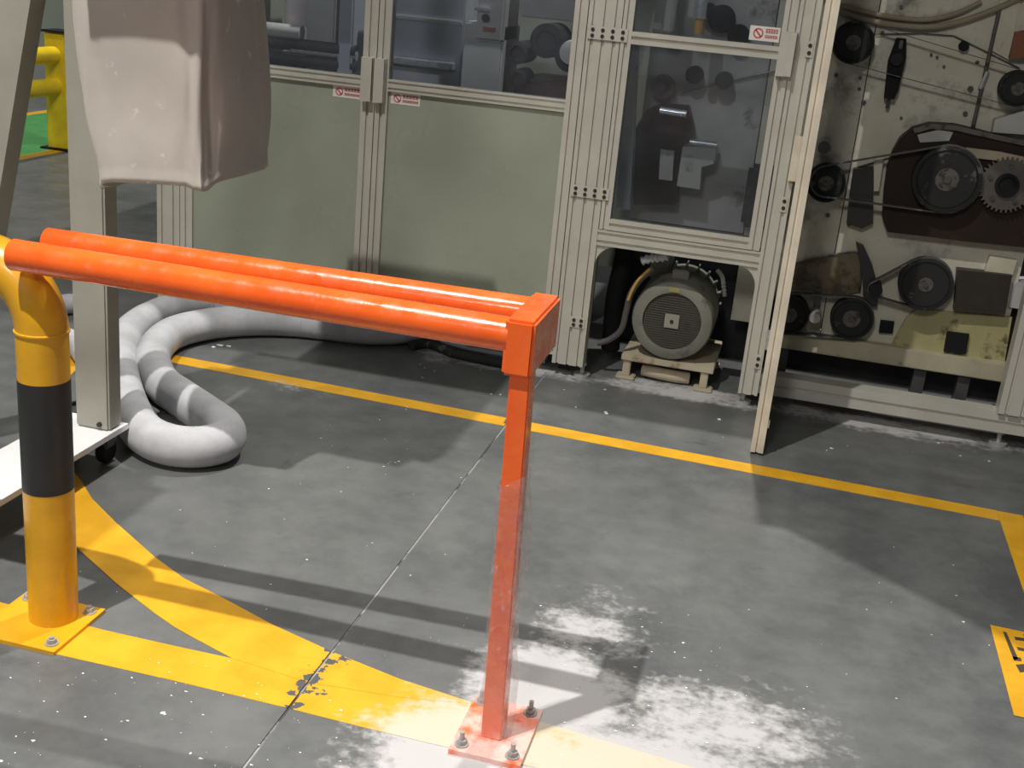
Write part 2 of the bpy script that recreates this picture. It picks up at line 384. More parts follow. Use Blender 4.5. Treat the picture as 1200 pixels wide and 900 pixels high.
# long line in front of the machine, drawn out to both ends of what it marks
def line_y(x): return 4.118 + (x+2.3)*(-0.0345)
b = B(); w = 0.085
b.prism([(-2.70, line_y(-2.70)-w/2), (0.832, line_y(.832)-w/2), (0.832, line_y(.832)+w/2), (-2.70, line_y(-2.70)+w/2)], lambda u, v, k: (u, v, k), 0, 0.0012)
obj('yellow_line', part_at_joint(b), M_paint, floor, smooth=0)
def strip(a, c, w, name='yellow_line', m=M_paint, z=0.0012):
    a = Vector(a).to_2d(); c = Vector(c).to_2d(); d = (c-a).normalized(); nrm = Vector((-d.y, d.x))*(w/2)
    return obj(name, flat([a+nrm, a-nrm, c-nrm, c+nrm], 0, z), m, floor, smooth=0)
strip((0.875, line_y(.86)+.04), (0.885, 2.0), 0.085)
strip((-2.745, 4.95), (-2.745, 4.16), 0.085); strip((-2.715, 4.155), (-2.55, 3.6), 0.085, z=0.0018)
paint('yellow_line', [(0,706),(119,738),(185,753),(272,772),(340,790),(420,800),(500,812),(560,826),(640,848),(790,893),(830,905),(650,905),(560,884),(498,870),(427,853),(337,830),(200,797),(66,767),(0,752),(-60,738),(-60,692)])
paint('yellow_line', [(70,533),(96,565),(108,585),(136,613),(181,653),(215,678),(255,698),(320,733),(393,766),(470,797),(560,826),(470,818),(360,800),(272,772),(227,748),(204,735),(181,719),(136,684),(93,645),(70,615),(40,560)], z=0.002, z0=0.0004)
# floor notice
notice = paint('floor_notice', [(1160,733),(1250,752),(1290,862),(1188,839)], z=0.0024, z0=0.0014); notice['label'] = 'yellow floor notice with black characters'
for q in ([(1175,741),(1179,742),(1193,773),(1188,775)], [(1188,747),(1207,750),(1208,753),(1190,751)], [(1191,759),(1210,763),(1211,766),(1193,763)],
          [(1186,770),(1196,772),(1197,776),(1188,775)], [(1190,780),(1202,779),(1206,788),(1195,789)], [(1199,744),(1203,745),(1212,778),(1207,778)]):
    obj('character_stroke', flat([fl(*p) for p in q], 0.0024, 0.0030), M_glyph, notice, smooth=0)
# far walkway
strip((-5.47, 3.0), (-5.47, 14.0), 0.10); strip((-6.75, 3.0), (-6.75, 14.0), 0.10)
obj('green_walkway', flat([(-6.70, 3.0), (-5.52, 3.0), (-5.52, 14.0), (-6.70, 14.0)], 0, 0.001), M_green, floor, smooth=0)
b = B().box((-8.2, -5, 0), (-8.0, 15, 7)); struct(obj('wall_left', b, M_wallg, smooth=0), 'pale green hall wall beyond the green walkway', 'wall')
b = B().box((-8.2, 14.8, 0), (7, 15, 7)); struct(obj('wall_back', b, M_greywall, smooth=0), 'grey hall wall behind the machine', 'wall')
struct(obj('baseboard_left', B().box((-8.0, -5, 0), (-7.97, 14.8, 0.30)), M_greywall, smooth=0), 'grey skirting at the foot of the pale green wall', 'baseboard')

# ================================================================== MACHINE ENCLOSURE
YF = 4.70; DP = 0.08; TOP = 2.25
enc = thing('machine_enclosure', 'machine enclosure of aluminium profiles with sage panels and windows', 'enclosure', (-1.0, 4.9, 0))
def vprofile(name, x0, x1, z0, z1, n, parent=enc, yf=YF, dp=DP, sd=0.010, m=M_alu):
    """upright slotted aluminium profile, n slots on its front"""
    pl = [(x0, yf)]; w = (x1-x0)
    for k in range(n):
        c = x0+w*(k+.5)/n; h = min(0.006, w/n*0.17); pl += [(c-h, yf), (c-h, yf+sd), (c+h, yf+sd), (c+h, yf)]
    pl += [(x1, yf), (x1, yf+dp/2-.006), (x1-sd, yf+dp/2-.006), (x1-sd, yf+dp/2+.006), (x1, yf+dp/2+.006), (x1, yf+dp), (x0, yf+dp)]
    return obj(name, B().prism(pl, lambda u, v, w_: (u, v, w_), z0, z1), m, parent, smooth=20)
def hprofile(name, z0, z1, x0, x1, n, parent=enc, yf=YF, dp=DP, sd=0.010, m=M_alu):
    pl = [(z0, yf)]; w = z1-z0
    for k in range(n):
        c = z0+w*(k+.5)/n; h = min(0.006, w/n*0.17); pl += [(c-h, yf), (c-h, yf+sd), (c+h, yf+sd), (c+h, yf)]
    pl += [(z1, yf), (z1, yf+dp), (z0, yf+dp)]
    return obj(name, B().prism(pl, lambda u, v, w_: (w_, v, u), x0, x1), m, parent, smooth=20)
def foot(x, y):
    bb = B().cyl((x, y, 0.001), (x, y, 0.014), 0.035, 16).cyl((x, y, 0.014), (x, y, 0.10), 0.009, 10).cyl((x, y, 0.05), (x, y, 0.064), 0.018, 6)
    obj('levelling_foot', bb, M_steel, enc)
# uprights
vprofile('upright_profile', -2.73, -2.62, 0.05, TOP, 2)
vprofile('upright_profile', -0.890, -0.758, 0.055, TOP, 3)
vprofile('upright_profile', -0.108, -0.030, 0.055, TOP, 2)
vprofile('upright_profile', 0.885, 1.00, 0.145, TOP, 2)
vprofile('upright_profile', 1.50, 1.60, 0.145, TOP, 2)
for x in (-2.68, -0.765, -0.085, 0.92, 1.55): foot(x, YF+.05)
# horizontals
hprofile('cross_profile', TOP-.09, TOP, -2.62, -0.890, 2); hprofile('cross_profile', TOP-.09, TOP, -0.757, -0.108, 2); hprofile('cross_profile', TOP-.09, TOP, -0.030, 0.885, 2)
hprofile('cross_profile', 0.580, 0.645, -0.757, -0.108, 2)
hprofile('cross_profile', 0.062, 0.145, -0.030, 1.6, 1, yf=4.72)
hprofile('cross_profile', 0.090, 0.165, -1.30, -0.890, 2)
# front-to-back top profiles, roof strip, back
for x in (-2.70, -0.82, -0.07, 0.94):
    obj('cross_profile', B().box((x-.04, YF+DP, TOP-.08), (x+.04, 6.4, TOP)), M_alu, enc, smooth=0)
obj('roof_sheet', B().box((-2.73, YF, TOP), (1.6, 5.25, TOP+.012)), M_panel, enc, smooth=0)
obj('added_shadow_sheet', flat([(0.03, YF-.005), (0.03, 4.19), (0.414, 3.90), (0.95, 3.48), (1.6, 3.48), (1.6, YF-.005)], TOP-.008, TOP+.002), M_panel, enc, smooth=0)  # last sheet is unseen, added and outlined to cast the slanted floor shadow
obj('rear_panel', B().box((-2.73, 6.40, 0.1), (1.6, 6.43, TOP)), M_panel, enc, smooth=0)
obj('end_panel', B().box((-2.715, YF+DP, 0.09), (-2.70, 6.4, TOP-.08)), M_panel, enc, smooth=0)
# rounded corner gussets of the opening over the motor
for sx, x in ((1, -0.757), (-1, -0.108)):
    pl = [(0, 0), (0, -0.085)] + [(0.085-0.085*math.cos(a), -0.085+0.085*math.sin(a)) for a in [i*math.pi/16 for i in range(1, 9)]]
    obj('corner_gusset', B().prism([(x+sx*p[0], 0.580+p[1]) for p in pl], lambda u, v, w_: (u, w_, v), YF+.01, YF+.05), M_alu, enc)
# screw plates on the uprights
def screw_plate(x0, x1, z0, z1, nx, parent=enc, yf=YF):
    pl = obj('joint_plate', B().box((x0, yf-.004, z0), (x1, yf, z1), 0.001), M_alu, parent, smooth=0)
    for i in range(nx):
        for j in range(2):
            cx = x0+(x1-x0)*(i+.5)/nx; cz = z0+(z1-z0)*(.28+.44*j)
            obj('screw', B().cyl((cx, yf-.007, cz), (cx, yf-.003, cz), 0.0075, 10), M_dark, pl)
P = lambda x, y: at(x, y, YF)
screw_plate(-0.885, -0.728, 1.375, 1.425, 4, yf=YF-.0045); screw_plate(-0.885, -0.728, 0.765, 0.812, 4, yf=YF-.0045); screw_plate(-0.83, -0.768, 0.222, 0.268, 2)
for z in (1.42, 0.84, 0.20): screw_plate(-0.062, -0.036, z-.03, z+.03, 1)
# doors with sage lower panel and window
def panel_door(x0, x1, sw, left_sticker):
    d = B(); dr = None
    z0, zr0, zr1, z1 = 0.175, 1.088, 1.135, TOP-.10; yf = YF-.004
    dr = vprofile('door', x0, x0+sw, z0, z1, 1, yf=yf, dp=.05)
    vprofile('stile', x1-sw, x1, z0, z1, 1, dr, yf=yf, dp=.05)
    hprofile('rail', zr0, zr1, x0+sw, x1-sw, 2, dr, yf=yf, dp=.05, sd=.006); hprofile('rail', z0, z0+.045, x0+sw, x1-sw, 1, dr, yf=yf, dp=.05); hprofile('rail', z1-.045, z1, x0+sw, x1-sw, 1, dr, yf=yf, dp=.05)
    obj('sage_panel', B().box((x0+sw, yf+.014, z0+.045), (x1-sw, yf+.02, zr0)), M_panel, dr, smooth=0)
    obj('window_pane', B().box((x0+sw, yf+.016, zr1), (x1-sw, yf+.021, z1-.045)), M_glassL, dr, smooth=0)
    return dr
d1 = panel_door(-2.615, -1.738, 0.058, False); d2 = panel_door(-1.734, -0.893, 0.052, True)
def pull(x0, x1, z0, z1, parent):
    h = obj('pull_handle', B().prism([(x0, YF-.004), (x0, YF-.036), (x0+(x1-x0)*.5, YF-.036), (x1, YF-.022), (x1, YF-.004)], lambda u, v, w_: (u, v, w_), z0, z1), M_alu, parent, smooth=20)
    obj('grip_recess', B().box((x0+(x1-x0)*.52, YF-.038, z0+.002), (x1-.002, YF-.02, z1-.002)), M_alu, h, smooth=0)
pull(-1.790, -1.742, 1.04, 1.215, d1); pull(-1.734, -1.690, 1.04, 1.215, d2)
def sticker(x0, x1, z0, z1, yf, parent):
    s_ = obj('warning_sticker', B().box((x0, yf-.0015, z0), (x1, yf, z1)), M_lab, parent, smooth=0, label='white sticker with red prohibition sign and red lettering')
    h = z1-z0; cx = x0+h*.62; cz = (z0+z1)/2; r = h*.36; rb = B(); N = 20; y = yf-.0024
    for k in range(N):
        a, c = k*2*math.pi/N, (k+1)*2*math.pi/N
        rb._new([(cx+q*math.cos(t), y, cz+q*math.sin(t)) for q, t in ((r, a), (r, c), (r*.74, c), (r*.74, a))], [(0,1,2,3)])
    dx = r*.62; rb._new([(cx-dx-.003, y, cz+dx), (cx-dx+.003, y, cz+dx+.002), (cx+dx+.003, y, cz-dx), (cx+dx-.003, y, cz-dx-.002)], [(0,1,2,3)])
    obj('prohibition_sign', rb, M_red, s_, smooth=0)
    lb = B(); tx0 = x0+h*1.12; tw = x1-.006-tx0
    for row, (za, zb, nn) in enumerate(((.58, .86, 5), (.22, .42, 8))):
        cw = tw/nn
        for k in range(nn):
            xa = tx0+k*cw; za_, zb_ = z0+h*za, z0+h*zb; t = (zb_-za_)
            for q in ((0, .0, .9, .2), (0, .42, .9, .6), (0, .8, .9, 1), (.35, 0, .55, 1)):
                lb._new([(xa+cw*q[0], y, za_+t*q[1]), (xa+cw*q[2], y, za_+t*q[1]), (xa+cw*q[2], y, za_+t*q[3]), (xa+cw*q[0], y, za_+t*q[3])], [(0,1,2,3)])
    obj('red_lettering', lb, M_red, s_, smooth=0)
sticker(-1.925, -1.800, 1.040, 1.086, YF+.010, d1); sticker(-1.672, -1.546, 1.040, 1.086, YF+.010, d2)
# windowed door over the motor
z0, z1, zr0, zr1 = 0.648, TOP-.10, 1.372, 1.418
d3 = vprofile('door', -0.754, -0.714, z0, z1, 1, yf=YF-.004, dp=.05)
vprofile('stile', -0.160, -0.113, z0, z1, 1, d3, yf=YF-.004, dp=.05)
hprofile('rail', z0, z0+.045, -0.714, -0.160, 1, d3, yf=YF-.004, dp=.05); hprofile('rail', zr0, zr1, -0.714, -0.160, 1, d3, yf=YF-.004, dp=.05); hprofile('rail', z1-.045, z1, -0.714, -0.160, 1, d3, yf=YF-.004, dp=.05)
obj('window_pane', B().box((-0.714, YF+.012, z0+.045), (-0.160, YF+.017, zr0)), M_glassD, d3, smooth=0)
obj('window_pane', B().box((-0.714, YF+.012, zr1), (-0.160, YF+.017, z1-.045)), M_glassD, d3, smooth=0)
pull(-0.158, -0.100, 1.315, 1.475, d3)
sticker(-0.276, -0.165, 1.432, 1.484, YF+.008, d3)
# the open door, swung out square to the front so its end stile faces the aisle
xa, xb = -0.018, 0.028; ya, yb = 4.18, 4.69; z0, z1 = 0.010, TOP
pl = [(xa, ya), (xa+.017, ya), (xa+.017, ya+.007), (xa+.027, ya+.007), (xa+.027, ya), (xb, ya), (xb, ya+.045), (xa, ya+.045)]
d4 = obj('open_door', B().prism(pl, lambda u, v, w_: (u, v, w_), z0, z1), M_cream, enc, smooth=20, label='open door standing square to the machine front')
obj('stile', B().box((xa, yb-.045, z0), (xb, yb, z1)), M_cream, d4, smooth=0)
for za in (z0, 1.08, z1-.045): obj('rail', B().box((xa, ya+.045, za), (xb, yb-.045, za+.045)), M_cream, d4, smooth=0)
obj('sage_panel', B().box((xa+.018, ya+.045, z0+.045), (xa+.024, yb-.045, 1.08)), M_panel, d4, smooth=0)
obj('window_pane', B().box((xa+.018, ya+.045, 1.125), (xa+.023, yb-.045, z1-.045)), M_glassD, d4, smooth=0)
obj('catch', B().box((xb, ya+.004, z0+.10), (xb+.006, ya+.02, z0+.13)), M_steel, d4)
for z in (1.02, ):
    hb = B().box((-0.050, YF-.028, z-.085), (-0.020, YF-.002, z+.085), 0.002)
    obj('hinge_cover', hb, M_cream, d4)
for z in (0.3, 1.75):
    obj('hinge', B().cyl((-0.022, YF-.012, z-.04), (-0.022, YF-.012, z+.04), 0.009, 12), M_steel, d4)

# ================================================================== ROLLER MACHINE IN THE OPEN BAY
PY = 5.16
rm = thing('belt_drive_machine', 'grimy cream machine side with black pulleys, belts and gear in open bay', 'machine', (0.45, 5.4, 0))
q = lambda x, y, Y=PY: at(x, y, Y)
def plate(name, poly_px, y0, y1, m, parent=rm, px=True, Y=None):
    pts = [q(x, y, Y or y0) for x, y in poly_px] if px else [Vector((p[0], 0, p[1])) for p in poly_px]
    return obj(name, B().prism([(p.x, p.z) for p in pts], lambda u, v, w_: (u, w_, v), y0, y1), m, parent, smooth=0)
sx = q(1008, 130).x
side = obj('side_plate', B().box((sx+.004, PY, 0.235), (0.93, PY+.05, 2.15)), M_plate, rm, smooth=0)
obj('side_plate', B().box((-0.20, PY, 0.235), (sx, PY+.05, 2.15)), M_plate, rm, smooth=0)
obj('base_beam', B().box((-0.06, PY-.05, 0.155), (0.96, PY+.08, 0.235), .004), mat('yellowed_beam', (.50, .46, .32), .5, spots=((.16,.12,.06), 8, .58)), rm, smooth=0)
for x in (0.02, 0.78, 0.60): obj('leg', B().box((x, PY-.02, 0.0), (x+.05, PY+.05, 0.16)), M_dsteel, rm, smooth=0)
obj('far_side_plate', B().box((0.93, PY+.10, 0.2), (1.6, PY+.14, 2.15)), M_rust, rm, smooth=0)
obj('machine_body', B().box((-0.72, PY+.20, 0.0), (1.5, 6.3, 2.12)), M_charc, rm, smooth=0)
plate('ochre_lower_plate', [(1062,372),(1075,362),(1186,372),(1176,432),(1040,412)], PY-.012, PY, M_olive)
plate('light_block', [(1160,300),(1192,305),(1187,322),(1154,318)], PY-.03, PY, mat('pale_block', (.60, .56, .42), .6))
plate('dark_block', [(1122,316),(1186,323),(1178,368),(1118,364)], PY-.06, PY, mat('dark_brown_block', (.03, .024, .018), .5))
plate('dark_hole_plate', [(1110,389),(1136,392),(1132,415),(1106,412)], PY-.030, PY-.005, M_rub); plate('dark_hole_plate', [(1032,376),(1048,378),(1046,391),(1030,390)], PY-.026, PY-.002, M_rub)  # black plates stand in for the dark inside square holes
# rusty gear housing
hp = [(1200,168),(1175,160),(1150,153),(1120,146),(1090,144),(1070,150),(1055,162),(1046,178),(1040,196),(1036,225),(1034,255),(1040,272),(1075,276),(1130,283),(1200,290)]
plate('gear_housing', hp+[(1260,300),(1260,175)], PY-.07, PY, M_rust)
plate('housing_rim', [(1070,151),(1090,145),(1120,147),(1150,154),(1260,178),(1260,184),(1150,160),(1120,153),(1090,151),(1072,157)], PY-.085, PY-.07, M_hub)
plate('housing_window', [(1075,158),(1100,152),(1117,155),(1112,165),(1078,167)], PY-.074, PY-.068, M_innerp)
plate('bracket', [(1132,173),(1172,178),(1200,184),(1200,192),(1150,186),(1135,184)], PY-.09, PY-.07, M_wood)
def pulley(px, py, r, hubr, yfront, w, belt_m=M_rubd, name='pulley', lab=None, teeth=0):
    c = at(px, py, yfront); rim = r
    p = obj(name, B().lathe((c.x, yfront, c.z), (0, 1, 0), ((0, .018), (r*.80, .018), (r*.84, 0.0), (rim, 0.002), (rim, w), (0, w)), 40), M_rub, rm, label=lab)
    obj('rim', B().lathe((c.x, yfront-.001, c.z), (0, 1, 0), ((r*.88, .003), (r*.90, 0), (r*1.004, .002), (r*1.004, w*.8)), 40), M_rubd, p)
    hb = B().lathe((c.x, yfront-.004, c.z), (0, 1, 0), ((0, 0), (hubr*.30, 0), (hubr*.34, .004), (hubr*.85, .004), (hubr, .012), (hubr, .026), (0, .026)), 24)
    obj('hub', hb, M_hub, p)
    obj('shaft_end', B().cyl((c.x, yfront-.010, c.z), (c.x, yfront+.01, c.z), hubr*.26, 12), M_dsteel, p)
    for k in range(4):
        a = k*math.pi/2+.5; obj('bolt', B().cyl((c.x+hubr*.6*math.cos(a), yfront-.004, c.z+hubr*.6*math.sin(a)), (c.x+hubr*.6*math.cos(a), yfront+.003, c.z+hubr*.6*math.sin(a)), hubr*.1, 6), M_dsteel, p)
    return c
def R(px, yf): return px/ (F/ (yf*0.9216+ .55))     # pixels to metres at that depth
yA = PY-.10
c1 = pulley(1000, 50, 0.081, 0.034, yA, .06); c2 = pulley(968, 215, 0.078, 0.036, yA, .06)
c6 = pulley(1193, 104, 0.068, 0.03, yA, .06); c3 = pulley(1085, 334, 0.108, 0.034, yA, .07); c4 = pulley(998, 374, 0.088, 0.042, yA, .06); c5 = pulley(924, 369, 0.085, 0.04, yA, .06)
c7 = pulley(1110, 211, 0.132, 0.052, PY-.13, .06)
# gear wheel
g = at(1180, 217, PY-.10); tp = []
for k in range(36):
    a = k*2*math.pi/36
    for da, r in ((-.05, .098), (-.025, .110), (.025, .110), (.05, .098)): tp.append((g.x+r*math.cos(a+da), g.z+r*math.sin(a+da)))
gw = obj('gear_wheel', B().prism(tp, lambda u, v, w_: (u, w_, v), PY-.10, PY-.072), mat('dusty_gear_steel', (.13, .115, .105), .5, .3), rm)
obj('hub', B().lathe((g.x, PY-.125, g.z), (0, 1, 0), ((0, .02), (.030, .02), (.034, .012), (.046, .012), (.046, .03)), 20), M_rub, gw)
for k in range(5):
    a = k*2*math.pi/5+.3; obj('bolt', B().cyl((g.x+.072*math.cos(a), PY-.108, g.z+.072*math.sin(a)), (g.x+.072*math.cos(a), PY-.098, g.z+.072*math.sin(a)), .010, 6), M_dsteel, gw)
# belts
bel = lambda cs, ya_, yb_, t=.006: obj('belt', B().belt(cs, ya_, yb_, t), M_belt, rm)
bel([(c7.x, c7.z, .131), (c2.x, c2.z+.01, .060)], PY-.118, PY-.095); bel([(c5.x, c5.z, .086), (c4.x, c4.z, .087)], yA+.012, yA+.05)
id1 = at(1026, 340, yA); bel([(c3.x, c3.z, .107), (id1.x, id1.z, .028)], yA+.015, yA+.05)
bel([(c1.x, c1.z, .080), (c6.x, c6.z, .066)], yA+.02, yA+.035, .003)
obj('idler_roller', B().cyl((id1.x, yA-.01, id1.z), (id1.x, PY, id1.z), .028, 20), M_rubd, rm)
# tensioner between the two lower pulleys
t0 = at(955, 371, yA); tz = obj('tensioner_roller', B().lathe((t0.x, yA-.03, t0.z), (0, 1, 0), ((0, 0), (.022, 0), (.026, .006), (.026, .10)), 20), M_steel, rm)
obj('tensioner_arm', B().box((t0.x-.014, yA+.055, t0.z), (t0.x+.014, yA+.075, t0.z+.11), .003), M_dsteel, rm)
# dark lever arm
la, lb_ = at(1056, 48, PY-.05), at(1044, 116, PY-.05)
arm = obj('lever_arm', B().prism([(la.x-.018, la.z+.01), (la.x+.018, la.z+.01), (la.x+.030, la.z-.06), (la.x+.024, lb_.z+.03), (lb_.x+.012, lb_.z), (lb_.x-.026, lb_.z), (lb_.x-.030, lb_.z+.05), (la.x-.034, la.z-.08)], lambda u, v, w_: (u, w_, v), PY-.06, PY), M_rub, rm)
obj('boss', B().cyl((la.x-.004, PY-.075, la.z-.07), (la.x-.004, PY-.05, la.z-.07), .024, 16), M_rubd, arm)
obj('clevis', B().box((la.x-.006, PY-.07, la.z-.03), (la.x+.008, PY-.055, la.z+.004), .003), M_dsteel, arm)
obj('pin', B().cyl((lb_.x-.006, PY-.03, lb_.z-.04), (lb_.x-.006, PY-.03, lb_.z+.01), .008, 8), M_dsteel, arm)
# bolts, plugs and holes on the side plate
for (x, y, r) in ((1129,54,.020),(1091,64,.006),(1098,67,.006),(1145,73,.008),(1137,104,.012),(1131,133,.010),(1034,38,.008),(1008,91,.008),(1007,104,.007),(1056,138,.006),(1184,17,.010),(1056,8,.008),(1106,78,.006),(980,88,.009)):
    c = q(x, y); obj('plug' if r > .015 else 'bolt', B().cyl((c.x, PY-(.03 if r > .015 else .012), c.z), (c.x, PY, c.z), r, 12 if r > .015 else 6), M_rub if r > .015 else M_dsteel, rm)
for (x, y) in ((970, 252), (995, 262), (1012, 120)):
    c = q(x, y); obj('bolt', B().cyl((c.x, PY-.01, c.z), (c.x, PY, c.z), .01, 6), M_dsteel, rm)
# horizontal round bar end (shiny), cable along the top, rod with bright sleeve, thin wires
c = at(966, 172, PY-.09); cyb = obj('roller_end', B().lathe((c.x, PY-.09, c.z), (0, 1, 0), ((0, 0), (.026, 0), (.031, .006), (.031, .09)), 24), M_steel, rm); obj('roller_cap', B().cyl((c.x, PY-.094, c.z-.002), (c.x, PY-.088, c.z-.002), .025, 20), M_dsteel, cyb)
cab = smooth_path([at(x, y, PY-.02) for x, y in ((985,14),(1010,22),(1045,29),(1085,32),(1115,28),(1145,19),(1180,5),(1215,-12))], 6); obj('top_cable', B().tube(cab, .012, 10), mat('beige_sleeve', (.33, .27, .19), .6), rm)
cab = smooth_path([at(x, y, PY-.015) for x, y in ((985,6),(1010,13),(1045,20),(1085,23),(1120,16),(1150,2))], 6); obj('top_cable', B().tube(cab, .010, 10), mat('beige_sleeve', (.33, .27, .19), .6), rm)
rod = obj('threaded_rod', B().cyl(q(1172, 8, PY-.02), q(1140, 150, PY-.02), .008, 10), M_hub, rm); obj('bright_sleeve', B().cyl(q(1157, 84, PY-.02), q(1149, 104, PY-.02), .0105, 10), M_bstrip, rod)
plate('strap_plate', [(1172,0),(1196,0),(1182,70),(1160,58)], PY-.016, PY, M_plate)
obj('wire', B().tube([q(1026,40,PY-.01), q(1080,39,PY-.01), q(1118,42,PY-.01), q(1195,80,PY-.01)], .0025, 6), M_dsteel, rm)
obj('wire', B().tube([q(1045,184,PY-.01), q(1005,196,PY-.01)], .003, 6), M_dsteel, rm)
plate('dark_bracket', [(1000,198),(1024,196),(1023,262),(1010,268),(992,262),(996,225)], PY-.05, PY, mat('oily_black_casting', (.03, .029, .027), .4))
plate('cream_tab', [(1024,184),(1036,182),(1030,224),(1024,224)], PY-.055, PY-.045, M_plate)
plate('guard_sheet', [(922,312),(960,302),(1004,296),(1009,306),(1008,342),(990,346),(915,338)], PY-.015, PY-.003, mat('oily_olive_guard', (.16, .13, .075), .4, spots=((.07,.05,.03), 8, .5)))
obj('guard_edge', B().tube(smooth_path([q(x, y, PY-.02) for x, y in ((922,311),(960,302),(1000,295),(1008,304),(1009,325),(1007,342))], 4), .004, 8), M_hub, rm)
plate('black_link', [(1003,284),(1012,288),(1022,310),(1030,340),(1028,360),(1012,356),(1010,318)], PY-.05, PY-.02, mat('oily_black_casting', (.03, .029, .027), .4))
plate('rusty_block', [(1190,38),(1230,30),(1225,70),(1183,68)], PY-.05, PY, mat('red_rust', (.26, .09, .04), .6, spots=((.08,.04,.03), 12, .5)))
plate('grey_block', [(1166,140),(1200,130),(1230,140),(1230,160),(1163,155)], PY-.06, PY, M_lgrey)
plate('grey_block', [(1187,332),(1215,330),(1212,365),(1182,360)], PY-.02, PY+.1, M_lgrey)
plate('pale_strip', [(733,52),(748,54),(738,246),(722,244)], 4.93, 4.97, M_blue, Y=4.93)  # pale vertical strip behind the windowed door
# the part of the machine seen through the windowed door
obj('side_plate', B().box((-0.70, PY, 0.62), (-0.205, PY+.05, 2.15)), M_innerp, rm, smooth=0)
for (x, y) in ((813, 88), (848, 95)):
    c = at(x, y, PY-.06); kn = obj('guide_roller', B().lathe((c.x, PY-.06, c.z), (0, 1, 0), ((0, 0), (.030, 0), (.036, .006), (.036, .06)), 24), M_rub, rm)
obj('wire', B().tube([q(800,108,PY-.01), q(850,96,PY-.01), q(915,82,PY-.01)], .004, 6), M_dsteel, rm)
c = at(879, 205, PY-.08); obj('guard_cover', B().box((c.x-.01, PY-.08, 0.66), (c.x+.16, PY, 0.925), .02), M_rubd, rm)
plate('motor_bracket', [(758,128),(772,122),(806,125),(812,150),(800,160),(792,240),(742,240),(745,150)], PY-.10, PY-.02, M_rust)
c = at(789, 131, PY-.13); obj('bright_roller', B().cyl((c.x-.055, PY-.13, c.z), (c.x+.055, PY-.13, c.z-.004), .016, 14), M_bstrip, rm)
c = at(824, 168, PY-.13); obj('bright_roller', B().cyl((c.x-.055, PY-.13, c.z), (c.x+.058, PY-.13, c.z), .012, 14), M_bstrip, rm)
plate('valve_block', [(800,172),(840,172),(836,192),(822,196),(820,222),(793,218)], PY-.12, PY-.03, M_lgrey); plate('valve_block', [(774,175),(790,177),(788,212),(772,210)], PY-.12, PY-.03, M_innerp)
c = at(775, 102, PY-.08); obj('hand_wheel', B().lathe((c.x, PY-.08, c.z), (0, 1, 0), ((0, 0), (.02, 0), (.02, .02), (.05, .02), (.05, .05), (0, .05)), 24), M_dsteel, rm)
for (x, y, r) in ((845, 22, .055), (865, 42, .045), (830, 12, .03)):
    c = at(x, y, PY-.05); obj('guide_roller', B().lathe((c.x, PY-.05, c.z), (0, 1, 0), ((0, 0), (r*.9, 0), (r, .006), (r, .05)), 24), M_rub, rm)
obj('bright_tube', B().cyl(at(820, 22, 4.95), at(826, -40, 4.95), .025, 16), M_bstrip, rm); obj('ochre_fitting', B().cyl(at(818, 40, 4.95), at(820, 22, 4.95), .020, 12), M_brass, rm)
obj('hanging_sleeve', B().cyl(at(783, 36, 4.97), at(792, -40, 4.97), .028, 12), M_innerp, rm); plate('pale_shelf', [(764,26),(790,28),(788,36),(762,33)], 4.98, 5.06, M_lgrey, Y=5.0)

# ================================================================== THINGS BEHIND THE LEFT WINDOWS
IY = 5.55
cab1 = thing('sheet_cabinet', 'sheet cabinet with painted-in bluish reflection and bright lower edge behind the window', 'cabinet', (-1.80, IY+.2, 0))
a0, a1 = at(466, 0, IY), at(545, 0, IY)
obj('body', B().box((-1.99, IY, 0), (-1.63, IY+.4, 1.75), .006), M_blue, cab1, smooth=0)
zz = at(500, 74, IY).z
obj('bright_edge', B().box((-1.985, IY-.03, zz-.018), (-1.66, IY, zz+.016), .004), M_bstrip, cab1); obj('seam_strip', B().box((-1.985, IY-.01, 1.335), (-1.64, IY, 1.35)), M_lgrey, cab1)
wb = thing('valve_housing', 'light grey housing with dark knob and red mark behind the window', 'housing', (-1.5, IY+.1, 0))
obj('body', B().box((-1.60, IY-.10, 0), (-1.41, IY+.2, 1.36), .01), M_lgrey, wb)
obj('upper_body', B().box((-1.54, IY-.12, 1.28), (-1.41, IY+.15, 1.48), .012), M_lgrey, wb)
c = at(569, 21, IY-.13); obj('knob', B().cyl((c.x, IY-.135, c.z), (c.x, IY-.11, c.z), .018, 16), M_rub, wb)
c = at(573, 34, IY-.13); obj('red_mark', B().box((c.x-.03, IY-.125, c.z-.012), (c.x+.03, IY-.118, c.z+.008)), mat('faded_red', (.38, .16, .13), .6), wb, smooth=0)
c = at(565, 11, IY-.13); obj('bright_clip', B().box((c.x-.035, IY-.135, c.z-.008), (c.x+.035, IY-.118, c.z+.008), .003), M_bstrip, wb)
bx = thing('pale_duct_box', 'pale grey duct box above the charcoal drive behind the window', 'duct', (-1.2, IY+.2, 1.3))
obj('body', B().box((-1.36, IY-.05, 1.40), (-1.07, IY+.4, 1.9), .006), M_lgrey, bx, smooth=0); obj('flange', B().box((-1.09, IY-.07, 1.40), (-1.07, IY-.05, 1.9)), M_bstrip, bx, smooth=0)
dk = thing('charcoal_drive', 'charcoal drive unit with round drums behind the window', 'drive', (-1.15, IY, 0))
obj('body', B().box((-1.34, IY-.15, 0), (-0.92, IY+.3, 1.14), .03), M_charc, dk)
for (x, y, r, ln) in ((606, 62, .05, .2), (640, 48, .075, .22), (668, 66, .070, .2), (606, 92, .042, .16)):
    c = at(x, y, IY-.2); obj('drum', B().lathe((c.x, IY-.2, c.z), (0, 1, 0), ((0, .012), (r*.55, .012), (r*.62, 0), (r, .004), (r, ln)), 28), M_charc, dk)
